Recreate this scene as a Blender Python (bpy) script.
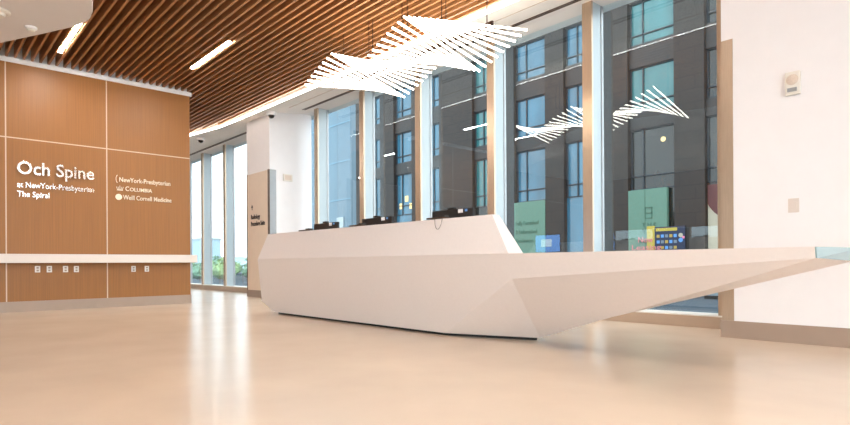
import bpy, bmesh, math, random
from mathutils import Vector, Matrix
random.seed(7)
R = math.radians
for o in list(bpy.data.objects): bpy.data.objects.remove(o)
scn = bpy.context.scene
COL = scn.collection

# ------------------------------------------------------------------ camera, sky, exposure
cam_d = bpy.data.cameras.new('camera'); cam = bpy.data.objects.new('camera', cam_d); COL.objects.link(cam)
cam_d.sensor_width = 36.0; cam_d.lens = 563.26/850*36.0
cam_d.shift_y = (263.97-212.5)/850
yaw = R(42.322); fwd = Vector((-math.cos(yaw), math.sin(yaw), 0)); rgt = Vector((math.sin(yaw), math.cos(yaw), 0)); up = Vector((0,0,1))
rl = 0.00582
r2 = rgt*math.cos(rl) - up*math.sin(rl); u2 = up*math.cos(rl) + rgt*math.sin(rl)
m = Matrix((r2, u2, -fwd)).transposed().to_4x4(); m.translation = Vector((0,0,0.75))
cam.matrix_world = m
cam_d.clip_start = 0.05; cam_d.clip_end = 600
scn.camera = cam
w = bpy.data.worlds.new('sky'); scn.world = w; w.use_nodes = True
bg = w.node_tree.nodes['Background']; bg.inputs[0].default_value = (0.90, 0.96, 1.0, 1); bg.inputs[1].default_value = 2.4
# overcast sky, +X side brightened to light the desk facets and mullion sides
wn_ = w.node_tree; tcw = wn_.nodes.new('ShaderNodeTexCoord'); sx = wn_.nodes.new('ShaderNodeSeparateXYZ'); mrw = wn_.nodes.new('ShaderNodeMapRange')
mrw.interpolation_type = 'SMOOTHSTEP'; mrw.inputs[1].default_value = 0.0; mrw.inputs[2].default_value = 1.0; mrw.inputs[3].default_value = 2.0; mrw.inputs[4].default_value = 5.0
wn_.links.new(tcw.outputs['Generated'], sx.inputs[0]); wn_.links.new(sx.outputs[0], mrw.inputs[0]); wn_.links.new(mrw.outputs[0], bg.inputs[1])
scn.view_settings.view_transform = 'Standard'; scn.view_settings.look = 'None'
scn.view_settings.exposure = 0.58; scn.view_settings.gamma = 1.0; scn.view_settings.use_curve_mapping = False
WARM = (1.0, 0.80, 0.60)
E_BAR, E_LIN, E_COVE = 13.0, 140.0, 14.0

# ------------------------------------------------------------------ materials
def s2l(c): return tuple(((v/255)/12.92 if v/255 <= 0.04045 else ((v/255+0.055)/1.055)**2.4) for v in c)
def mat(name, rgb, rough=0.5, metal=0.0, var=0.06, scale=6.0, spec=0.5, stretch=None, bump=0.0, coat=0.0):
    mt = bpy.data.materials.new(name); mt.use_nodes = True; nt = mt.node_tree; b = nt.nodes['Principled BSDF']
    c = s2l(rgb)
    b.inputs['Roughness'].default_value = rough; b.inputs['Metallic'].default_value = metal
    b.inputs['Specular IOR Level'].default_value = spec; b.inputs['Coat Weight'].default_value = coat
    tc = nt.nodes.new('ShaderNodeTexCoord'); mp = nt.nodes.new('ShaderNodeMapping')
    nz = nt.nodes.new('ShaderNodeTexNoise'); nz.inputs['Scale'].default_value = scale; nz.inputs['Detail'].default_value = 4
    if stretch: mp.inputs['Scale'].default_value = stretch
    nt.links.new(tc.outputs['Object'], mp.inputs[0]); nt.links.new(mp.outputs[0], nz.inputs['Vector'])
    rp = nt.nodes.new('ShaderNodeValToRGB')
    rp.color_ramp.elements[0].position = 0.3; rp.color_ramp.elements[1].position = 0.7
    rp.color_ramp.elements[0].color = tuple(max(0, v*(1-var)) for v in c)+(1,)
    rp.color_ramp.elements[1].color = tuple(min(1, v*(1+var)) for v in c)+(1,)
    nt.links.new(nz.outputs[0], rp.inputs[0]); nt.links.new(rp.outputs[0], b.inputs['Base Color'])
    if bump:
        bp = nt.nodes.new('ShaderNodeBump'); bp.inputs['Strength'].default_value = bump; bp.inputs['Distance'].default_value = 0.01
        nt.links.new(nz.outputs[0], bp.inputs['Height']); nt.links.new(bp.outputs[0], b.inputs['Normal'])
    return mt
def emit(name, rgb, s):
    mt = bpy.data.materials.new(name); mt.use_nodes = True; nt = mt.node_tree; nt.nodes.clear()
    e = nt.nodes.new('ShaderNodeEmission'); o = nt.nodes.new('ShaderNodeOutputMaterial')
    e.inputs[0].default_value = tuple(rgb)+(1,); e.inputs[1].default_value = s
    nt.links.new(e.outputs[0], o.inputs[0]); return mt
def glassy(name, tint, refl=0.12):
    mt = bpy.data.materials.new(name); mt.use_nodes = True; nt = mt.node_tree; nt.nodes.clear()
    o = nt.nodes.new('ShaderNodeOutputMaterial'); mx = nt.nodes.new('ShaderNodeMixShader')
    t = nt.nodes.new('ShaderNodeBsdfTransparent'); g = nt.nodes.new('ShaderNodeBsdfGlossy'); lw = nt.nodes.new('ShaderNodeLayerWeight')
    pw = nt.nodes.new('ShaderNodeMath'); pw.operation = 'POWER'; pw.inputs[1].default_value = 5.0
    ma = nt.nodes.new('ShaderNodeMath'); ma.operation = 'MULTIPLY_ADD'; ma.inputs[1].default_value = 0.8; ma.inputs[2].default_value = refl; ma.use_clamp = True
    lw.inputs['Blend'].default_value = 0.5
    g.inputs['Roughness'].default_value = 0.0; g.inputs['Color'].default_value = (0.92,0.97,1,1)
    t.inputs[0].default_value = tuple(tint)+(1,)
    nt.links.new(lw.outputs['Facing'], pw.inputs[0]); nt.links.new(pw.outputs[0], ma.inputs[0]); nt.links.new(ma.outputs[0], mx.inputs[0])
    nt.links.new(t.outputs[0], mx.inputs[1]); nt.links.new(g.outputs[0], mx.inputs[2]); nt.links.new(mx.outputs[0], o.inputs[0])
    return mt
def stone_tiles(name, rgb, rgb2, mortar, sc=1.0, bw=1.4, rh=0.62):
    mt = mat(name, rgb, 0.55); nt = mt.node_tree; b = nt.nodes['Principled BSDF']
    tc = nt.nodes.new('ShaderNodeTexCoord'); sp = nt.nodes.new('ShaderNodeSeparateXYZ'); cb = nt.nodes.new('ShaderNodeCombineXYZ')
    br = nt.nodes.new('ShaderNodeTexBrick'); br.inputs['Scale'].default_value = sc
    br.inputs['Color1'].default_value = s2l(rgb)+(1,); br.inputs['Color2'].default_value = s2l(rgb2)+(1,); br.inputs['Mortar'].default_value = s2l(mortar)+(1,)
    br.inputs['Brick Width'].default_value = bw; br.inputs['Row Height'].default_value = rh; br.inputs['Mortar Size'].default_value = 0.018
    nt.links.new(tc.outputs['Object'], sp.inputs[0]); nt.links.new(sp.outputs[0], cb.inputs[0]); nt.links.new(sp.outputs[2], cb.inputs[1])
    nt.links.new(cb.outputs[0], br.inputs['Vector'])
    nz = nt.nodes.new('ShaderNodeTexNoise'); nz.inputs['Scale'].default_value = 2.5; nz.inputs['Detail'].default_value = 6
    nt.links.new(tc.outputs['Object'], nz.inputs['Vector'])
    mx = nt.nodes.new('ShaderNodeMix'); mx.data_type = 'RGBA'; mx.blend_type = 'MULTIPLY'; mx.inputs['Factor'].default_value = 0.5
    nt.links.new(br.outputs[0], mx.inputs['A']); nt.links.new(nz.outputs[0], mx.inputs['B'])
    nt.links.new(mx.outputs['Result'], b.inputs['Base Color']); return mt

M_floor = mat('polished_concrete', (214,194,174), 0.20, var=0.05, scale=1.3, spec=0.5)
nt = M_floor.node_tree; b = nt.nodes['Principled BSDF']
nz = nt.nodes.new('ShaderNodeTexNoise'); nz.inputs['Scale'].default_value = 3.0; nz.inputs['Detail'].default_value = 8
mr = nt.nodes.new('ShaderNodeMapRange'); mr.inputs[3].default_value = 0.16; mr.inputs[4].default_value = 0.30
nt.links.new(nz.outputs[0], mr.inputs[0]); nt.links.new(mr.outputs[0], b.inputs['Roughness'])
M_wood = mat('oak_veneer', (146,93,38), 0.45, var=0.10, scale=2.0, stretch=(30,30,0.5))
M_slat = mat('oak_slat', (160,110,68), 0.5, var=0.15, scale=3.0, stretch=(0.6,20,20))
M_deck = mat('dark_plenum', (30,22,18), 0.9)
M_white = mat('white_paint', (235,231,231), 0.6, var=0.01)
M_soff = mat('white_plaster', (240,236,231), 0.7, var=0.01)
M_desk = mat('white_solid_surface', (236,226,221), 0.38, var=0.012, scale=40)
M_tip = mat('pale_blue_end', (150,172,176), 0.25, var=0.01)  # own pale blue colour for the end facet of the desk
M_dark = mat('dark_shadow_gap', (30,28,27), 0.7)  # shade under the desk and planter put into the colour
M_base = mat('taupe_baseboard', (158,136,120), 0.45, var=0.03)
M_bronze = mat('brushed_bronze', (180,158,136), 0.35, metal=0.55, var=0.05, scale=20, stretch=(8,8,0.3))
M_sill = mat('champagne_sill', (184,162,142), 0.4, metal=0.15, var=0.03)
M_silltop = mat('pale_sill_top', (232,226,218), 0.4)
M_fin = mat('pale_mullion_side', (166,176,180), 0.35, var=0.01)
M_glass = glassy('window_glass', (0.92,0.97,0.985), 0.045)
M_metal = mat('brushed_steel', (240,232,224), 0.2, metal=0.95, var=0.04, scale=30)
M_ledge = mat('pale_ledge_surface', (216,203,193), 0.4, var=.01)
M_joint = mat('pale_panel_joint', (205,180,154), 0.6, var=.02)
M_cream = mat('cream_letter', (238,218,192), 0.4, metal=0.2, var=0.01)
M_black = mat('black_plastic', (30,26,25), 0.4)
M_grey = mat('grey_metal', (150,150,150), 0.4, metal=0.4)
M_panel = mat('beige_laminate', (222,200,178), 0.5, var=0.02)
M_edge = mat('dark_bronze_edge', (88,66,50), 0.4, metal=0.4)
M_letter = mat('dark_brown_letter', (52,38,32), 0.5)
M_plastic = mat('ivory_plastic', (226,219,208), 0.45, var=0.01)
M_speak = mat('beige_grille', (214,196,180), 0.6, var=0.08, scale=120)
M_lens = mat('smoked_dome', (40,36,36), 0.1)
M_wire = mat('bronze_rod', (60,42,32), 0.4, metal=0.5)
M_bar = emit('warm_led_tube', (1.0,0.88,0.72), E_BAR)
M_lin = emit('warm_led_strip', (1.0,0.935,0.875), E_LIN)
M_cove = emit('cove_led', (1.0,0.93,0.86), E_COVE)
M_scr = emit('blue_screen', (0.16,0.42,1.0), 4.0)
M_scr2 = emit('pale_screen_panel', (0.7,0.85,1.0), 4.5)
M_stone = stone_tiles('brown_stone', (46,36,30), (38,30,26), (12,10,9))
M_spand = mat('dark_spandrel', (44,41,40), 0.5, var=0.1)
M_wframe = mat('dark_window_frame', (40,46,52), 0.4)
def tealm(name, rgb, refl):
    return mat(name, rgb, 0.08, var=0.25, scale=0.5, spec=refl, stretch=(1.5,1,0.5))
M_teal = tealm('teal_window_glass', (46,106,108), 0.9)
M_blue = tealm('blue_window_glass', (52,100,122), 0.9)
M_dkglass = tealm('dark_window_glass', (34,38,37), 0.7)
M_hoard = mat('sage_hoarding', (90,122,106), 0.6, var=0.04)
M_txtgreen = mat('green_lettering', (60,96,80), 0.6)
M_txtred = mat('pink_lettering', (206,120,124), 0.6)
M_lit = emit('warm_lit_window', (1.0,0.72,0.32), 1.6)
M_tower = mat('pale_blue_facade', (86,114,130), 0.3, var=0.10, scale=0.25, stretch=(1,1,0.15))
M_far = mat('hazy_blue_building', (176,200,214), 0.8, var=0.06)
M_street = mat('asphalt', (22,34,46), 0.8, var=0.1)
M_walk = mat('pavement', (38,52,64), 0.8, var=0.06)
M_planter = mat('pale_concrete', (150,168,180), 0.6, var=0.03)
M_leaf = mat('leaf_green', (140,165,110), 0.7, var=0.35, scale=9)
M_leaf2 = mat('leaf_dark_green', (104,140,112), 0.7, var=0.35, scale=9)
M_trunk = mat('bark', (90,76,62), 0.9)
M_maroon = mat('maroon_print', (86,44,44), 0.5, var=0.08)
M_cupw = mat('cream_print', (170,160,140), 0.5, var=0.03)
M_yel = mat('yellow_print', (176,154,62), 0.5)
M_navy = mat('navy_print', (34,40,64), 0.5)
ICON = [mat('print_%s'%n, c, 0.5) for n, c in (('grey',(110,118,130)),('sky',(90,140,200)),('ochre',(170,140,70)),('pink',(220,120,150)))]

# ------------------------------------------------------------------ mesh helpers
class MB:
    def __init__(s): s.bm = bmesh.new()
    def box(s, x0,x1,y0,y1,z0,z1, bev=0.0):
        r = bmesh.ops.create_cube(s.bm, size=1.0)
        vs = r['verts']
        for v in vs: v.co = Vector((x0+(v.co.x+.5)*(x1-x0), y0+(v.co.y+.5)*(y1-y0), z0+(v.co.z+.5)*(z1-z0)))
        if bev:
            es = {e for v in vs for e in v.link_edges}
            bmesh.ops.bevel(s.bm, geom=list(es), offset=bev, segments=2, affect='EDGES', profile=0.7)
        return s
    def hull(s, pts):
        vs = [s.bm.verts.new(p) for p in pts]
        r = bmesh.ops.convex_hull(s.bm, input=vs)
        dead = [g for g in r['geom_interior'] if isinstance(g, bmesh.types.BMVert)]
        if dead: bmesh.ops.delete(s.bm, geom=dead, context='VERTS')
        bmesh.ops.dissolve_limit(s.bm, angle_limit=R(0.6), verts=s.bm.verts[:], edges=s.bm.edges[:])
        return s
    def tube(s, pts, r, n=10):
        pts = [Vector(p) for p in pts]; rings = []
        for i, p in enumerate(pts):
            d = (pts[min(i+1,len(pts)-1)]-pts[max(i-1,0)]).normalized()
            a = d.cross(Vector((0,0,1)) if abs(d.z) < .95 else Vector((1,0,0))).normalized(); b_ = d.cross(a)
            rings.append([s.bm.verts.new(p+(a*math.cos(t)+b_*math.sin(t))*r) for t in [2*math.pi*k/n for k in range(n)]])
        for i in range(len(rings)-1):
            for k in range(n): s.bm.faces.new((rings[i][k], rings[i][(k+1)%n], rings[i+1][(k+1)%n], rings[i+1][k]))
        s.bm.faces.new(rings[0][::-1]); s.bm.faces.new(rings[-1]); return s
    def lathe(s, c, prof, n=24, axis='z'):
        rings = []
        for r_, h in prof:
            ring = []
            for k in range(n):
                t = 2*math.pi*k/n; a, b_ = r_*math.cos(t), r_*math.sin(t)
                p = {'z': (a,b_,h), 'x': (h,a,b_), 'y': (a,h,b_)}[axis]
                ring.append(s.bm.verts.new(Vector(c)+Vector(p)))
            rings.append(ring)
        for i in range(len(rings)-1):
            for k in range(n): s.bm.faces.new((rings[i][k], rings[i][(k+1)%n], rings[i+1][(k+1)%n], rings[i+1][k]))
        s.bm.faces.new(rings[0][::-1]); s.bm.faces.new(rings[-1]); return s
    def prism(s, poly, z0, z1):
        lo = [s.bm.verts.new((x,y,z0)) for x, y in poly]; hi = [s.bm.verts.new((x,y,z1)) for x, y in poly]
        n = len(poly); s.bm.faces.new(lo[::-1]); s.bm.faces.new(hi)
        for k in range(n): s.bm.faces.new((lo[k], lo[(k+1)%n], hi[(k+1)%n], hi[k]))
        return s
    def build(s, name, m_, parent=None, smooth=False):
        bmesh.ops.recalc_face_normals(s.bm, faces=s.bm.faces[:])
        me = bpy.data.meshes.new(name); 
        if parent is not None:
            bmesh.ops.transform(s.bm, matrix=world_of(parent).inverted(), verts=s.bm.verts[:])
        s.bm.to_mesh(me); s.bm.free(); me.materials.append(m_)
        if smooth:
            for p in me.polygons: p.use_smooth = True
        o = bpy.data.objects.new(name, me); COL.objects.link(o)
        if parent is not None: o.parent = parent
        return o
def world_of(o):
    mm = Matrix.Translation(o.location) @ o.rotation_euler.to_matrix().to_4x4()
    return world_of(o.parent) @ mm if o.parent else mm
def tag(o, label, cat, group=None, kind=None):
    o['label'] = label; o['category'] = cat
    if group: o['group'] = group
    if kind: o['kind'] = kind
    return o
def thing(name, loc, label, cat, group=None):
    o = bpy.data.objects.new(name, None); COL.objects.link(o); o.location = loc; o.empty_display_size = 0.1
    return tag(o, label, cat, group)
def struct(o): o['kind'] = 'structure'; return o
def copy_tree(o, parent=None):
    c = o.copy(); COL.objects.link(c)
    if parent: c.parent = parent
    for ch in list(o.children): copy_tree(ch, c)
    return c
BX = lambda *a, **k: MB().box(*a, **k)
# a line of lettering as a mesh: left end, baseline z, width, capital height; face = '+x' or '-y'
def text(name, s, origin, width, cap, m_, parent, face, depth=0.012, bold=0.0):
    cu = bpy.data.curves.new(name, 'FONT'); cu.body = s; cu.extrude = 0.5; cu.resolution_u = 3; cu.offset = bold
    to = bpy.data.objects.new('tmp_text', cu); COL.objects.link(to)
    dg = bpy.context.evaluated_depsgraph_get()
    me = bpy.data.meshes.new_from_object(to.evaluated_get(dg)); bpy.data.objects.remove(to); bpy.data.curves.remove(cu)
    xs = [v.co.x for v in me.vertices]; x0, x1 = min(xs), max(xs); ky = cap/0.72; kx = width/(x1-x0)
    inv = world_of(parent).inverted() if parent else Matrix()
    for v in me.vertices:
        a, h, d = (v.co.x-x0)*kx, v.co.y*ky, v.co.z*depth+depth/2
        p = Vector((origin[0]+d, origin[1]+a, origin[2]+h)) if face == '+x' else Vector((origin[0]+a, origin[1]-d, origin[2]+h))
        v.co = inv @ p
    me.materials.clear(); me.materials.append(m_)
    o = bpy.data.objects.new(name, me); COL.objects.link(o)
    if parent: o.parent = parent
    return o

# ------------------------------------------------------------------ shell
W = -11.35; XL, XR, YB = -22.0, 4.6, -4.6; G = 6.74; GL = 7.0; ZH = 4.265; ZT = 4.75; ZS = 4.165
struct(BX(XL, XR, YB, GL+0.1, -0.2, 0.0).build('floor', M_floor))
ceil = struct(BX(XL, XR, YB, GL+0.3, ZT, ZT+0.1).build('ceiling', M_deck))
cove = [(-22.0,3.2),(-18.6,4.35),(-16.4,4.98),(-14.84,5.31),(-13.5,5.54),(-12.58,5.58),(-9.6,5.63),(-4.45,5.70),(XR,5.82)]
def cove_y(x):
    for (a, b_), (c, d) in zip(cove, cove[1:]):
        if a <= x <= c: return b_+(d-b_)*(x-a)/(c-a)
    return 5.8
def cove_x(y):
    for (a, b_), (c, d) in zip(cove, cove[1:]):
        if b_ <= y <= d: return a+(c-a)*(y-b_)/(d-b_)
    return XL
# timber slats, all of them one patterned ceiling surface
mb = MB(); y = -4.5; pitch = 0.1155; y0 = 1.147 - pitch*50
for k in range(200):
    y = y0+k*pitch
    if y < YB+0.05: continue
    if y > 5.78: break
    xa = W+0.0 if y < 4.06 else (XL if y < 3.2 else max(XL, XL if y < cove[0][1] else cove_x(y)))
    if y > 4.06: xa = cove_x(y)
    mb.box(xa, XR if y < 5.6 else cove_x(y)*0+XR, y-0.016, y+0.016, ZS, ZS+0.21)
mb.build('slats', M_slat, ceil)
# sloping white perimeter soffit
mb = MB(); bm = mb.bm
cols = []
for x, yy in cove:
    prof = [(yy,4.085),(G,ZH),(GL+0.2,ZH),(GL+0.2,ZT),(yy+0.02,ZT),(yy,4.12)]
    cols.append([bm.verts.new((x,a,z)) for a, z in prof])
for A, B in zip(cols, cols[1:]):
    for k in range(6): bm.faces.new((A[k], A[(k+1)%6], B[(k+1)%6], B[k]))
bm.faces.new(cols[0]); bm.faces.new(cols[-1][::-1])
mb.build('perimeter_soffit', M_soff, ceil)
def soff_z(x, yy): c = cove_y(x); return 4.085+(ZH-4.085)*(yy-c)/(G-c)
# glowing cove strip along the soffit edge
mb = MB(); bm = mb.bm; cols = []
for x, yy in cove: cols.append([bm.verts.new(p) for p in ((x,yy-0.004,4.085),(x,yy-0.004,4.118),(x,yy-0.02,4.118),(x,yy-0.02,4.085))])
for A, B in zip(cols, cols[1:]):
    for k in range(4): bm.faces.new((A[k], A[(k+1)%4], B[(k+1)%4], B[k]))
bm.faces.new(cols[0]); bm.faces.new(cols[-1][::-1])
tag(mb.build('cove_light', M_cove), 'long glowing white light strip edging the slatted ceiling beside the window soffit', 'light')
# seam and air slots in the soffit
def soffit_strip(name, xa, xb, ya, yb, m_, drop=0.004):
    mb = MB(); pts = []
    for x in (xa, xb):
        for yy in (ya, yb):
            z = soff_z(x, yy); pts += [(x,yy,z-drop),(x,yy,z+0.002)]
    return mb.hull(pts).build(name, m_)
o = soffit_strip('trim_1', -11.0, 0.5, 6.06, 6.072, mat('soffit_seam', (200,180,165), .7)); o.parent = ceil
for i, (a, b_, lab) in enumerate(((-11.17,-1.0,'dark linear air slot in the white soffit above the tall street windows'),(-20.5,-12.9,'dark linear air slot in the soffit above the far left windows'))):
    t = thing('slot_diffuser', ((a+b_)/2, 6.53, soff_z(a,6.53)), lab, 'air vent')
    for ya in (6.47, 6.53):
        mbs = MB(); pts = []
        for x in (a, b_):
            for yy in (ya, ya+0.03):
                z = soff_z(x, yy); pts += [(x,yy,z-0.010),(x,yy,z-0.001)]
        mbs.hull(pts).build('slot', M_edge, t)
# left timber wall
wl = struct(BX(W-0.25, W, YB, 4.066, 0.0, 4.085).build('wall_left', M_wood))
mb = MB()
for yy in (1.133, 2.60, -0.334, -1.80, -3.27): mb.box(W-0.002, W+0.004, yy-0.009, yy+0.009, 0.171, 4.085)
mb.box(W-0.002, W+0.004, YB, 4.066, 2.849, 2.867); mb.build('panel_joint', M_joint, wl)
BX(W-0.25, W-0.02, YB, 4.066, 4.085, ZT).build('upper_wall', M_white, wl)
struct(BX(W-0.03, W+0.02, YB, 4.10, 4.085, 4.163).build('trim_2', M_white))
struct(BX(W-0.252, W+0.016, YB, 4.075, 0, 0.171).build('baseboard_left', M_base))
# right white wall
struct(BX(-2.17, XR, 6.01, GL+0.2, 0.0, ZT).build('wall_right', M_white))
struct(BX(-2.185, XR, 5.992, 6.01, 0, 0.17).build('baseboard_right', M_base))
struct(BX(-2.172, -2.062, 6.004, 6.011, 0.17, 2.96).build('trim_3', M_bronze))
wb = struct(BX(XL, XR, YB-0.1, YB, 1.9, ZT).build('wall_back', M_wood))
BX(XL, -10.5, YB-0.1, YB, 0, 1.9).build('side_wall', M_white, wb); BX(3.2, XR, YB-0.1, YB, 0, 1.9).build('side_wall', M_white, wb)
for i in range(5):  # glazed openings added behind the camera to fill the desk front
    xa = -10.5+i*2.74
    wn = bpy.data.objects.new('fill_opening_%d' % (i+1), None); COL.objects.link(wn); wn.location = (xa, YB, 0); struct(wn)
    BX(xa, xa+.07, YB-.1, YB, 0, 1.9).build('jamb', M_bronze, wn)
    BX(xa+.07, xa+2.74, YB-.06, YB-.05, 0.01, 1.9).build('glass_pane', M_glass, wn)
struct(BX(-80,60,-60,YB-.1,-.25,-.10).build('ground_fill_side', M_planter))  # unseen pale ground outside the added back opening
ws = struct(BX(XR, XR+0.1, YB, GL+0.2, 4.0, ZT).build('wall_side', M_white))
BX(XR, XR+0.1, 4.2, GL+0.2, 0, 4.0).build('side_wall', M_white, ws); BX(XR, XR+0.1, YB, -4.2, 0, 4.0).build('side_wall', M_white, ws)
for i in range(4):  # unseen glazing added here to bring daylight from the right
    ya = -4.2+i*2.1
    wn = bpy.data.objects.new('window_%d' % (i+21), None); COL.objects.link(wn); wn.location = (XR, ya, 0); struct(wn)
    BX(XR, XR+.1, ya, ya+.08, 0, 4.0).build('mullion_side', M_fin, wn)
    BX(XR+.04, XR+.05, ya+.08, ya+2.1, 0.01, 4.0).build('glass_pane', M_glass, wn)
struct(BX(XL-0.1, XL, YB, GL+0.2, 0, ZT).build('wall_far', M_white))
# column
cl = struct(BX(-12.765, -11.617, 5.905, GL-0.02, 0, 4.3).build('wall_column', M_white))
struct(BX(-12.775, -11.605, 5.89, 5.905, 0, 0.165).build('baseboard_column', M_base))
# windows: sill, then bay by bay glass, bronze mullion cover, pale mullion side
struct(BX(XL, -2.17, 6.70, GL+0.06, 0.0, 0.132).build('trim_4', M_sill))
struct(BX(XL, -2.17, 6.695, GL+0.06, 0.132, 0.146).build('trim_5', M_silltop))
MX = [-19.58,-17.86,-16.16,-14.43,-12.75,-11.10,-9.365,-7.65,-5.925,-4.207,-2.48]
for i, x in enumerate(MX):
    wn = bpy.data.objects.new('window_%d' % (i+1), None); COL.objects.link(wn); wn.location = (x, GL, 0.146); struct(wn)
    BX(x, x+0.145, G, G+0.035, 0.146, ZH).build('mullion_cover', M_bronze, wn)
    BX(x+0.004, x+0.141, G+0.035, GL-0.02, 0.146, ZH).build('mullion_side', M_fin, wn)
    BX(x, x+0.150, GL-0.02, GL+0.03, 0.146, ZH+0.02).build('gasket', M_grey, wn)
    xb = MX[i+1] if i+1 < len(MX) else -0.7
    BX(x+0.15, xb, GL+0.01, GL+0.018, 0.14, ZH+0.03).build('glass_pane', M_glass, wn)
BX(XL, MX[0], GL, GL+0.03, 0.14, ZH+0.03).build('glass_pane', M_glass, bpy.data.objects['window_1'])
# dropped white ceiling cloud
t = [(-14.2,-1.6),(-11.33,-0.18),(-9.265,0.871),(-8.609,1.205),(-8.05,1.48),(-7.85,1.55),(-7.65,1.58),(-7.42,1.565),(-7.20,1.51),(-4.2,0.88),(-1.5,0.5),(-1.0,-1.5),(-4.0,-4.5),(-11.3,-4.5)]
t = [p for p in t if p[0] > W]
cloud = struct(MB().prism([(x,yy) for x, yy in t], 3.70, ZS).build('ceiling_cloud', mat('grey_white_plaster', (222,214,208), .7, var=.01)))

# ------------------------------------------------------------------ reception desk
dk = thing('reception_desk', (-4.5,4.1,0), 'long white faceted reception desk with pointed cantilevered right end', 'desk')
fp = lambda z: 3.75+(0.835-z)*0.435        # the leaning lower front
A, B, Cc, D = (-7.767,3.75,.835),(-0.866,3.75,.835),(-0.80,4.55,.84),(-7.6,4.55,.84)
E_, F_ = (-0.87,fp(.77),.770),(-0.84,4.55,.751)
P_ = (-3.106,fp(.617),.617)
G_, H_, I_, J_ = (-3.271,4.472,.03),(-4.19,4.10,.03),(-7.93,4.10,.03),(-8.21,fp(.19),.19)
K_, L_, N_ = (-3.43,4.55,.03),(-7.8,4.55,.03),(-8.1,4.55,.19)
mb = MB(); V = {}
def face(*ps): mb.bm.faces.new([V.setdefault(p, mb.bm.verts.new(p)) if p not in V else V[p] for p in ps])
face(A,J_,I_,H_,P_); face(A,P_,E_,B); face(H_,G_,P_); face(P_,G_,E_); face(B,E_,F_,Cc); face(E_,G_,K_,F_)
face(A,B,Cc,D); face(A,D,N_,J_); face(J_,N_,L_,I_); face(I_,L_,K_,G_,H_); face(D,Cc,F_,K_,L_,N_)
mb.build('lower_body', M_desk, dk)
MB().hull([(-7.767,3.752,.836),(-3.068,3.752,.836),(-7.535,3.80,1.192),(-3.288,3.80,1.186),(-7.535,3.895,1.192),(-3.288,3.895,1.186),(-7.767,3.96,.836),(-3.068,3.96,.836)]).build('transaction_counter', M_desk, dk)
MB().hull([(-7.92,4.16,0),(-7.6,4.5,0),(-4.22,4.15,0),(-3.34,4.49,0),(-3.34,4.52,0),(-7.92,4.16,.034),(-7.6,4.5,.034),(-4.22,4.15,.034),(-3.34,4.49,.034),(-3.34,4.52,.034)]).build('toe_kick', M_dark, dk)
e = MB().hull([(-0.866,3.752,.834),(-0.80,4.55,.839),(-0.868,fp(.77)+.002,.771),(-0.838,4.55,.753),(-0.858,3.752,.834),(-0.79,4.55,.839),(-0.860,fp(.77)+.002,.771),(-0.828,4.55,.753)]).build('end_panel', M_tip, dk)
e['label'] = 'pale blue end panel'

# ------------------------------------------------------------------ staff monitors and pads on the desk
def monitor(name, loc, label, rz, on):
    t = thing(name, (0,0,0), label, 'monitor', 'monitors behind the reception counter')
    BX(-.31,.31,-.012,.022,.13,.50, bev=.006).build('housing', M_black, t)
    s = BX(-.295,.295,.0222,.0235,.145,.487).build('screen', M_scr if on else M_black, t)
    if on: BX(-.16,.10,.0236,.024,.25,.40).build('display_image', M_scr2, s)
    BX(-.10,.10,-.035,-.012,.24,.42, bev=.005).build('back_cover', M_black, t)
    BX(-.03,.03,-.05,-.03,.0,.36).build('stand', M_black, t)
    BX(-.12,.12,-.13,.05,.0,.012, bev=.004).build('stand_base', M_black, t)
    wc = BX(-.045,.045,-.03,.02,.50,.522, bev=.006).build('webcam', M_black, t)
    MB().lathe((0,.021,.511), [(.009,0),(.009,.004)], 12, 'y').build('lens', M_lens, wc)
    s = BX(.10,.17,-.0135,-.012,.455,.495).build('sticker', M_white, t); s['label'] = 'white sticker'
    s2 = BX(.20,.235,-.0135,-.012,.465,.49).build('sticker', ICON[1], t); s2['label'] = 'blue sticker'
    t.location = loc; t.rotation_euler = (0,0,rz)
    return t
monitor('monitor', (-4.33,4.35,.84), 'black monitor back peeking over the counter, nearest the sloped desk end', 0, False)
monitor('monitor', (-5.67,4.35,.84), 'black monitor back peeking over the counter, middle of the three', 0, True)
monitor('monitor', (-6.86,4.35,.84), 'black monitor back peeking over the counter, nearest the white column', 0, True)
def pad(x, label, cable):
    t = thing('signature_pad', (x,3.845,1.192), label, 'signature pad', 'signature pads on the counter')
    BX(x-.12,x+.11,3.79,3.89,1.1925,1.2065, bev=.004).build('pad_body', M_edge, t)
    BX(x-.09,x+.02,3.805,3.875,1.2065,1.2085).build('pad_screen', M_grey, t)
    BX(x+.04,x+.13,3.80,3.86,1.2065,1.222, bev=.004).build('pen_rest', M_black, t)
    if cable:
        pts = []
        for k in range(17):
            a = math.pi*k/16
            pts.append((x+.06-.052*math.cos(a)-.01*math.sin(a), 3.788-.004*math.sin(a), 1.199-.112*math.sin(a)))
        MB().tube(pts, .0025, 6).build('cord', M_edge, t, True)
    return t
pad(-4.02, 'dark flat signature pad on counter with a looped cord hanging down', True)
pad(-5.37, 'dark flat signature pad on counter left of the middle monitor', False)
pad(-6.55+0.02, 'dark flat signature pad on the counter end nearest the white column', False)

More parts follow.
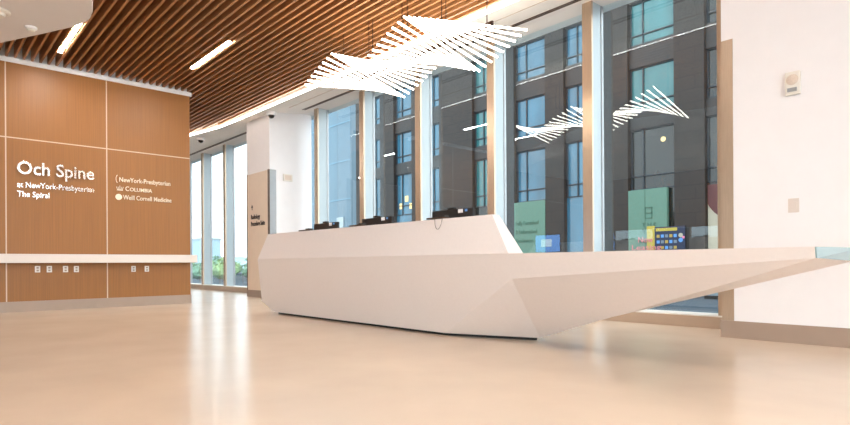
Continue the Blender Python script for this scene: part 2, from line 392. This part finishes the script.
# ------------------------------------------------------------------ pendant light of 32 tubes
NB = 32; XA, XB_ = -4.117, -7.006; YC, ZC, HL = 4.76, 3.385, 0.655
ch = thing('pendant_light', ((XA+XB_)/2, YC, ZC), 'large wave-shaped pendant light of glowing tubes hanging over the reception desk', 'pendant light')
BX(XB_-.03, XA+.03, YC-.014, YC+.014, ZC+.022, ZC+.05).build('spine', M_wire, ch)
for k in range(NB):
    x = XA+(XB_-XA)*k/(NB-1)
    ph = (k % 16)/16.0; tri = 1-2*abs(2*ph-1) if False else abs(2*ph-1)*2-1
    phi = R(-1.5+13.2*tri)
    c, s = math.cos(phi)*HL, math.sin(phi)*HL
    tb = MB().tube([(x,YC-c,ZC-s),(x,YC+c,ZC+s)], .0115, 8).build('light_tube', M_bar, ch, True)
    BX(x-.012, x+.012, YC-.03, YC+.03, ZC+.0, ZC+.026).build('mount', M_wire, tb)
for x in (-7.006,-6.37,-6.285,-5.645,-5.54,-4.904,-4.827,-4.175):
    MB().tube([(x,YC,ZC+.045),(x,YC,ZS+.30)], .006, 6).build('suspension_rod', M_wire, ch)
    
# ------------------------------------------------------------------ linear ceiling lights
def linear(x0, x1, y, label, grp):
    t = thing('linear_ceiling_light', ((x0+x1)/2, y, ZS-.01), label, 'ceiling light', grp)
    BX(x0,x1,y-.025,y+.025,ZS-.006,ZS+.004).build('diffuser', M_lin, t)
    BX(x0-.01,x1+.01,y-.032,y+.032,ZS+.004,ZS+.07).build('housing', M_edge, t)
linear(-10.56,-9.08,1.76,'linear ceiling light at the edge of the white dropped ceiling','linear lights in the slatted ceiling')
linear(-9.92,-8.36,3.60,'linear ceiling light in open slats, midway to the pendant light','linear lights in the slatted ceiling')
for (x, y) in ((-6.6,-.5),(-3.4,1.76),(-.5,1.76),(1.8,3.0),(1.8,.4),(-3.2,-.5),(-6.2,-2.9),(-3.2,-2.9),(-.2,-2.9),(1.8,-2.2),(-9.2,-2.9)):  # lamps out of view, added to light the room and desk front
    linear(x, x+1.5, y, 'unseen linear light among the slats, added for fill', 'added linear lights beyond the frame')
for (x, y) in ((-18.2,1.0),(-15.2,1.0),(-18.0,3.0),(-15.0,3.0)):
    linear(x, x+1.5, y, 'linear ceiling light hidden behind the timber wall', 'linear lights behind the timber wall')

# ------------------------------------------------------------------ ceiling devices
def dome(x, y, label):
    z = soff_z(x, y)-.004
    t = thing('dome_camera', (x,y,z), label, 'security camera', None)
    MB().lathe((x,y,z), [(.11,0),(.11,-.05),(.095,-.075)], 24).build('housing', M_white, t, False)
    MB().lathe((x,y,z), [(.07,-.07),(.066,-.095),(.05,-.125),(.02,-.14)], 20).build('dome', M_lens, t, True)
dome(-15.0,5.66,'white dome security camera on the soffit over the far left windows')
dome(-11.47,5.88,'white dome security camera on the soffit beside the column top')
t = thing('smoke_detector', (-8.394,1.097,3.70), 'small white smoke detector on the dropped ceiling', 'smoke detector')
MB().lathe((-8.394,1.097,3.699), [(.065,0),(.065,-.02),(.055,-.028)], 24).build('base', M_white, t)
MB().lathe((-8.394,1.097,3.672), [(.045,0),(.042,-.018),(.025,-.024)], 24).build('sensor', M_plastic, t, True)
t = thing('downlight', (-8.1,.735,3.70), 'round white ceiling fixture at the top left corner of the photo', 'ceiling light')
MB().lathe((-8.1,.735,3.699), [(.13,0),(.13,-.02),(.10,-.035)], 28).build('ring', M_plastic, t)
MB().lathe((-8.1,.735,3.664), [(.085,0),(.07,-.03)], 24).build('lens', M_plastic, t)

# ------------------------------------------------------------------ left wall: ledge, outlets, signs
t = thing('wall_ledge', (W,1,0.80), 'long white ledge shelf along the timber wall', 'shelf')
BX(W, -11.05, YB+.01, 4.094, .805, .95, bev=.004).build('ledge_front', M_ledge, t)
for i, (yy, z, lab) in enumerate(((1.554,.70,'leftmost'),(1.72,.70,'second from the left'),(1.955,.698,'third from the left'),(2.117,.697,'fourth from the left'),(3.032,.69,'fifth from the left'),(3.262,.69,'rightmost'))):
    t = thing('power_outlet', (W,yy,z), 'small white power outlet under the ledge, %s of six' % lab, 'outlet', 'outlets under the ledge')
    BX(W,W+.008,yy-.038,yy+.038,z-.054,z+.054,bev=.003).build('cover_plate', M_plastic, t)
    for dz in (-.022,.022): BX(W+.0075,W+.0095,yy-.016,yy+.016,z+dz-.013,z+dz+.013).build('socket', M_base, t)
sg = thing('wall_sign', (W,1.83,1.95), 'large raised steel lettering of three lines on the left timber panel', 'sign')
text('heading', 'Och Spine', (W+.012,1.279,2.275), 1.11, .215, M_metal, sg, '+x', .03, .012)
text('subheading', 'at NewYork-Presbyterian', (W+.008,1.28,2.055), 1.11, .095, M_metal, sg, '+x', .016, .006)
text('subheading', 'The Spiral', (W+.008,1.28,1.90), .445, .095, M_metal, sg, '+x', .016, .006)
s1 = thing('wall_sign', (W,3.2,2.27), 'small cream hyphenated hospital name with curved mark, top of three logo lines', 'sign', 'logo lines on the timber wall')
text('lettering', 'NewYork-Presbyterian', (W+.006,2.80,2.285), .89, .085, M_cream, s1, '+x', .012, .008)
pts = [(W+.012, 2.775-.03*math.sin(a), 2.33+.07*math.cos(a)) for a in [math.pi*(.05+.9*k/8) for k in range(9)]]
MB().tube(pts, .006, 6).build('emblem', M_cream, s1)
s2 = thing('wall_sign', (W,3.05,2.12), 'small cream capital lettering beside a crown emblem, middle of three logo lines', 'sign', 'logo lines on the timber wall')
text('lettering', 'C', (W+.006,2.90,2.125), .062, .085, M_cream, s2, '+x', .012, .012)
text('lettering', 'OLUMBIA', (W+.006,2.975,2.125), .385, .068, M_cream, s2, '+x', .012, .012)
mb = MB()
for k in range(5):
    yy = 2.765+k*.022; mb.tube([(W+.008,2.809+(yy-2.809)*.8,2.135),(W+.008,2.809+(yy-2.809)*1.3,2.19+(.02 if k == 2 else 0))], .006, 5)
mb.tube([(W+.008,2.76,2.13),(W+.008,2.858,2.13)], .009, 6); mb.build('emblem', M_cream, s2)
s3 = thing('wall_sign', (W,3.2,1.96), 'small cream lettering beside a round seal, bottom of three logo lines', 'sign', 'logo lines on the timber wall')
text('lettering', 'Weill Cornell Medicine', (W+.006,2.86,1.965), .85, .085, M_cream, s3, '+x', .012, .008)
MB().lathe((W,2.79,2.005), [(.055,0),(.055,.012)], 24, 'x').build('emblem', M_cream, s3)

# ------------------------------------------------------------------ column sign panel and thermostat
t = thing('sign_panel', (-12.19,5.905,.165), 'tall beige sign panel on the column with dark directory lettering', 'sign')
BX(-12.70,-11.655,5.885,5.905,.166,2.875).build('board', M_panel, t)
BX(-12.735,-12.70,5.88,5.905,.166,2.885).build('edge_strip', M_edge, t)
BX(-11.655,-11.612,5.875,5.905,.166,2.885).build('edge_strip', M_edge, t)
e = BX(-11.617,-11.607,5.905,6.06,.166,2.885).build('side_strip', M_grey, t); e['label'] = 'grey metal side strip'
MB().prism([(0,0),(0,0.001)],0,0) if False else None
ar = MB(); ar.box(-12.462,-12.442,5.878,5.886,2.03,2.12); ar.hull([(-12.50,5.878,2.085),(-12.404,5.878,2.085),(-12.452,5.878,2.15),(-12.50,5.886,2.085),(-12.404,5.886,2.085),(-12.452,5.886,2.15)])
ar.build('arrow', M_letter, t)
text('lettering', 'Radiology', (-12.51,5.886,1.82), .46, .105, M_letter, t, '-y', .008, .02)
text('lettering', 'Procedure Suite', (-12.51,5.886,1.66), .70, .105, M_letter, t, '-y', .008, .02)
t = thing('thermostat', (-11.617,6.34,2.735), 'small ivory wall box on the white side of the column', 'thermostat')
BX(-11.617,-11.585,6.23,6.46,2.655,2.815,bev=.006).build('housing', M_plastic, t)
BX(-11.586,-11.583,6.26,6.43,2.68,2.79).build('cover', M_speak, t)

# ------------------------------------------------------------------ right wall devices
t = thing('alarm_strobe', (-1.545,6.01,2.39), 'white fire alarm speaker strobe on the right wall', 'fire alarm')
BX(-1.605,-1.485,5.972,6.01,2.285,2.495,bev=.008).build('housing', M_plastic, t)
MB().lathe((-1.545,5.974,2.42), [(.05,0),(.048,-.006),(.02,-.009)], 28, 'y').build('speaker_grille', M_speak, t, True)
e = BX(-1.583,-1.507,5.958,5.974,2.31,2.345,bev=.004).build('strobe_lens', M_grey, t); e['label'] = 'grey strobe lens'
t = thing('light_switch', (-1.548,6.01,1.27), 'white light switch plate low on the right wall', 'light switch')
BX(-1.592,-1.504,6.003,6.01,1.205,1.335,bev=.003).build('cover_plate', M_ledge, t)
BX(-1.572,-1.524,5.999,6.004,1.235,1.305,bev=.002).build('rocker', M_ledge, t)

# ------------------------------------------------------------------ outside: street and buildings
struct(BX(-160,60,GL+.15,13.4,-.25,-.10).build('ground', M_walk))
struct(BX(-160,60,13.4,22.0,-.30,-.16).build('ground_road', M_street))
struct(BX(-160,60,22.0,150,-.25,-.10).build('ground_far', M_walk))
YF = 26.0
bd = thing('office_building', (-21,YF,-.1), 'dark brown stone office block across the street with teal windows', 'building')
cols_ = [(-10.1,-8.2,'d'),(-13.72,-11.45,'t'),(-17.4,-15.3,'b'),(-20.8,-18.6,'b'),(-24.1,-21.9,'t'),(-28.3,-27.1,'b'),(-31.9,-29.9,'b'),(-34.8,-33.5,'b')]
rows = [(4.28,7.25),(8.03,10.25),(11.35,13.45),(14.7,16.9),(18.1,20.2)]
ztop = 22.0
mb = MB()
edges = [(-36.6, cols_[-1][0])]+[(cols_[i][1], cols_[i-1][0]) for i in range(len(cols_)-1,0,-1)]+[(cols_[0][1], -3.0)]
for a, b_ in edges: mb.box(a, b_, YF, YF+8, -.1, ztop)
mb.build('stone_pier', M_stone, bd)
mb = MB()
for a, b_, k in cols_:
    prev = None
    zz = [4.28]+[v for r_ in rows for v in r_][1:]
    for (z0, z1) in [(7.25,8.03),(10.25,11.35),(13.45,14.7),(16.9,18.1),(20.2,ztop)]: mb.box(a, b_, YF+.18, YF+8, z0, z1)
mb.build('spandrel', M_spand, bd)
for ci, (a, b_, k) in enumerate(cols_):
    for ri, (z0, z1) in enumerate(rows):
        gm = {'d': M_dkglass, 't': M_teal, 'b': M_blue}[k]
        if ri == 0 and k in 'td': gm = M_dkglass if ci < 2 else M_teal
        f = MB(); xm = a+(b_-a)*(.32 if ci != 1 else .28)
        for x in (a+.02, xm, b_-.08): f.box(x, x+.06, YF+.25, YF+.36, z0, z1)
        zm = z0+(z1-z0)*.22
        for z in (z0, zm, z1-.06): f.box(a+.02, b_-.02, YF+.25, YF+.36, z, z+.06)
        fo = f.build('window_frame', M_wframe, bd)
        BX(a, b_, YF+.33, YF+.40, z0, z1).build('pane', gm, fo)
# ground floor of the block
BX(-24.1,-21.9,YF+.3,YF+8,-.1,4.28).build('shopfront', M_dkglass, bd)
BX(-17.4,-15.3,YF+.3,YF+8,-.1,4.28).build('shopfront', M_blue, bd)
for a, b_ in ((-28.3,-27.1),(-31.9,-29.9),(-34.8,-33.5)): BX(a,b_,YF+.3,YF+8,-.1,4.28).build('shopfront', M_blue, bd)
BX(-10.1,-8.2,YF+.3,YF+8,-.1,4.28).build('shopfront', M_dkglass, bd)
BX(-20.8,-18.6,YF+.3,YF+8,-.1,4.28).build('shopfront', M_dkglass, bd)
BX(-13.72,-11.45,YF+.3,YF+8,-.1,4.28).build('shopfront', M_dkglass, bd)
for (x, z) in ((-31.6,4.75),(-31.0,5.25),(-30.5,4.7)):
    BX(x,x+.34,YF+.31,YF+.335,z,z+.4).build('lit_lamp', M_lit, bd)
for (x, z) in ((-9.55,5.1),(-12.1,6.6)):
    MB().lathe((x,YF+.31,z), [(.12,0),(.12,.02)], 12, 'y').build('lit_lamp', M_lit, bd)
h1 = thing('hoarding', (-12.6,YF,0), 'pale green street hoarding with an emblem and pink lettering', 'hoarding', 'green hoardings across the street')
BX(-13.70,-11.80,YF-.02,YF+.22,-.1,4.27).build('board', M_hoard, h1)
BX(-12.86,-12.84,YF-.03,YF-.02,-.1,4.27).build('joint', M_txtgreen, h1)
f = MB()
for (x0,x1,z0,z1) in ((-12.86,-12.82,2.85,3.40),(-12.53,-12.49,2.85,3.40),(-12.86,-12.49,3.36,3.40),(-12.86,-12.49,3.1,3.14),(-12.86,-12.49,2.85,2.89)): f.box(x0,x1,YF-.045,YF-.02,z0,z1)
f.build('emblem', M_txtgreen, h1)
text('lettering', 'T H E', (-13.0,YF-.02,2.50), .70, .17, M_txtgreen, h1, '-y', .02)
text('lettering', 'S E T', (-13.0,YF-.02,2.20), .70, .17, M_txtgreen, h1, '-y', .02)
text('lettering', 'Now', (-13.15,YF-.09,1.72), .72, .28, M_txtred, h1, '-y', .02)
text('lettering', 'Leasing', (-13.48,YF-.09,1.36), 1.45, .26, M_txtred, h1, '-y', .02)
p = thing('street_poster', (-11.8,YF-.06,1.22), 'yellow and navy poster with small icons beside the pink lettering', 'poster')
BX(-12.74,-12.36,YF-.07,YF-.03,1.22,2.48).build('yellow_panel', M_yel, p)
BX(-12.36,-10.95,YF-.07,YF-.03,1.22,2.42).build('navy_panel', M_navy, p)
BX(-12.30,-11.3,YF-.075,YF-.07,2.22,2.36).build('heading_band', M_yel, p)
for i in range(5):
    for j in range(3):
        BX(-12.26+i*.20,-12.12+i*.20,YF-.076,YF-.07,1.38+j*.27,1.52+j*.27).build('icon', ICON[(i*2+j) % 3], p)
MB().lathe((-11.14,YF-.07,2.0), [(.10,0),(.10,-.008)], 18, 'y').build('icon', M_cupw, p)
MB().lathe((-11.14,YF-.07,1.78), [(.10,0),(.10,-.008)], 18, 'y').build('icon', ICON[1], p)
MB().lathe((-11.02,YF-.07,1.9), [(.06,0),(.06,-.008)], 18, 'y').build('icon', ICON[3], p)
h2 = thing('hoarding', (-19.7,YF,0), 'pale green street hoarding with three lines of dark lettering', 'hoarding', 'green hoardings across the street')
BX(-20.78,-18.62,YF-.02,YF+.22,-.1,4.27).build('board', M_hoard, h2)
for k, (s, wd) in enumerate((('Fully Furnished',1.6),('& Unfurnished',1.5),('Residences',1.25))):
    text('lettering', s, (-20.66,YF-.02,2.95-.5*k), wd, .24, M_txtgreen, h2, '-y', .02)
p = thing('shop_poster', (-9.3,YF,0), 'maroon shop poster with a cream coffee cup curve', 'poster')
BX(-10.05,-8.3,YF+.2,YF+.26,.9,4.2).build('backing', M_cupw, p)
arc = [(-8.7+1.5*math.cos(q), 4.0+1.5*math.sin(q)) for q in [math.pi+(math.pi/2+.25)*k/14 for k in range(15)]]
arc = [(-10.05,4.2),(-10.05,3.36)]+[q for q in arc if q[0] > -10.05 and q[0] < -8.3]+[(-8.3,2.56),(-8.3,4.2)]
MB().hull([(x,yy,z) for x, z in arc for yy in (YF+.185,YF+.2)]).build('cup_print', M_maroon, p)
tw = thing('glass_tower', (-48,34,0), 'pale blue glass tower beyond the street at the left', 'building')
BX(-60,-43.1,30,40,-.1,58).build('facade', M_tower, tw)
mb = MB()
for k in range(15): mb.box(-60.05,-43.05,29.95,30,3.6*k+3.2,3.6*k+3.32)
mb.build('floor_band', mat('tower_band', (104,142,164), .5), tw)
BX(-45.3,-44.2,29.9,30.0,3.3,5.2).build('window', M_fin, tw)
pl = thing('street_planter', (-4,14,-.1), 'pale concrete street planter seen under the desk overhang', 'planter')
BX(-5.5,-2.6,13.6,14.7,-.02,.55,bev=.03).build('trough', M_planter, pl)
BX(-5.35,-2.75,13.7,14.6,-.10,-.02).build('shadow_plinth', M_dark, pl)  # dark block standing in for the shadow under the trough
# far left: low trees, hazy blocks
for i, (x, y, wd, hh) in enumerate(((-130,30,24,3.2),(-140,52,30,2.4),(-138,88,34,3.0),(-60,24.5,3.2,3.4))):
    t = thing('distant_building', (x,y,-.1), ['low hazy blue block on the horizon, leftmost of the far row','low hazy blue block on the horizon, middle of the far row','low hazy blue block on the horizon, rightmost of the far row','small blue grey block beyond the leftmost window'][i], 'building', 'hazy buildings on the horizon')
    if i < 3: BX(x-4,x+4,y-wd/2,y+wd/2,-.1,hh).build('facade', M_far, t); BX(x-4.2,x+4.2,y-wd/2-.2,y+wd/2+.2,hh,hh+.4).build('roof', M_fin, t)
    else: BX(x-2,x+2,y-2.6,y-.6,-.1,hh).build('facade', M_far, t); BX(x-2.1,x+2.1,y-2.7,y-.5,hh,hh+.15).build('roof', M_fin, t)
def shrub(x, y, h, m_, label, seed):
    rd = random.Random(seed)
    t = thing('shrub', (x,y,-.1), label, 'shrub', 'shrubs outside the far left windows')
    mb = MB()
    for k in range(150):
        a = rd.uniform(0,2*math.pi); zz = rd.uniform(.15,1)*h; rr = rd.uniform(.2,1)*h*.75*math.sqrt(max(.05,1-((zz/h-.45)/.6)**2))
        c = Vector((x+rr*math.cos(a), y+rr*math.sin(a), zz-.1)); s = rd.uniform(.09,.2)*h*.6
        n = Vector((rd.uniform(-1,1),rd.uniform(-1,1),rd.uniform(.1,1))).normalized(); u = n.orthogonal().normalized(); v = n.cross(u)
        mb.bm.faces.new([mb.bm.verts.new(c+u*s*p+v*s*q*.6) for p, q in ((-1,0),(0,-1),(1,0),(0,1))])
    bmesh.ops.create_icosphere(mb.bm, subdivisions=2, radius=1, matrix=Matrix.Translation((x,y,h*.45-.1)) @ Matrix.Diagonal((h*.55,h*.55,h*.42,1)))
    mb.build('foliage', m_, t)
    MB().tube([(x,y,-.1),(x,y,h*.3)], .05, 6).build('stem', M_trunk, t)
k = 0
for (d, n, h) in ((30,5,1.25),(46,6,1.7)):
    for i in range(n):
        tt = .30+.18*i/(n-1)
        x = -d-3.5*(i % 2); y = -x*tt/.93
        shrub(x, y, h*random.uniform(.7,1.15), (M_leaf, M_leaf2)[(i+k) % 2], 'leafy green shrub outside the far left windows in the %s row' % ('near' if d == 30 else 'back'), k*50+i)
    k += 1
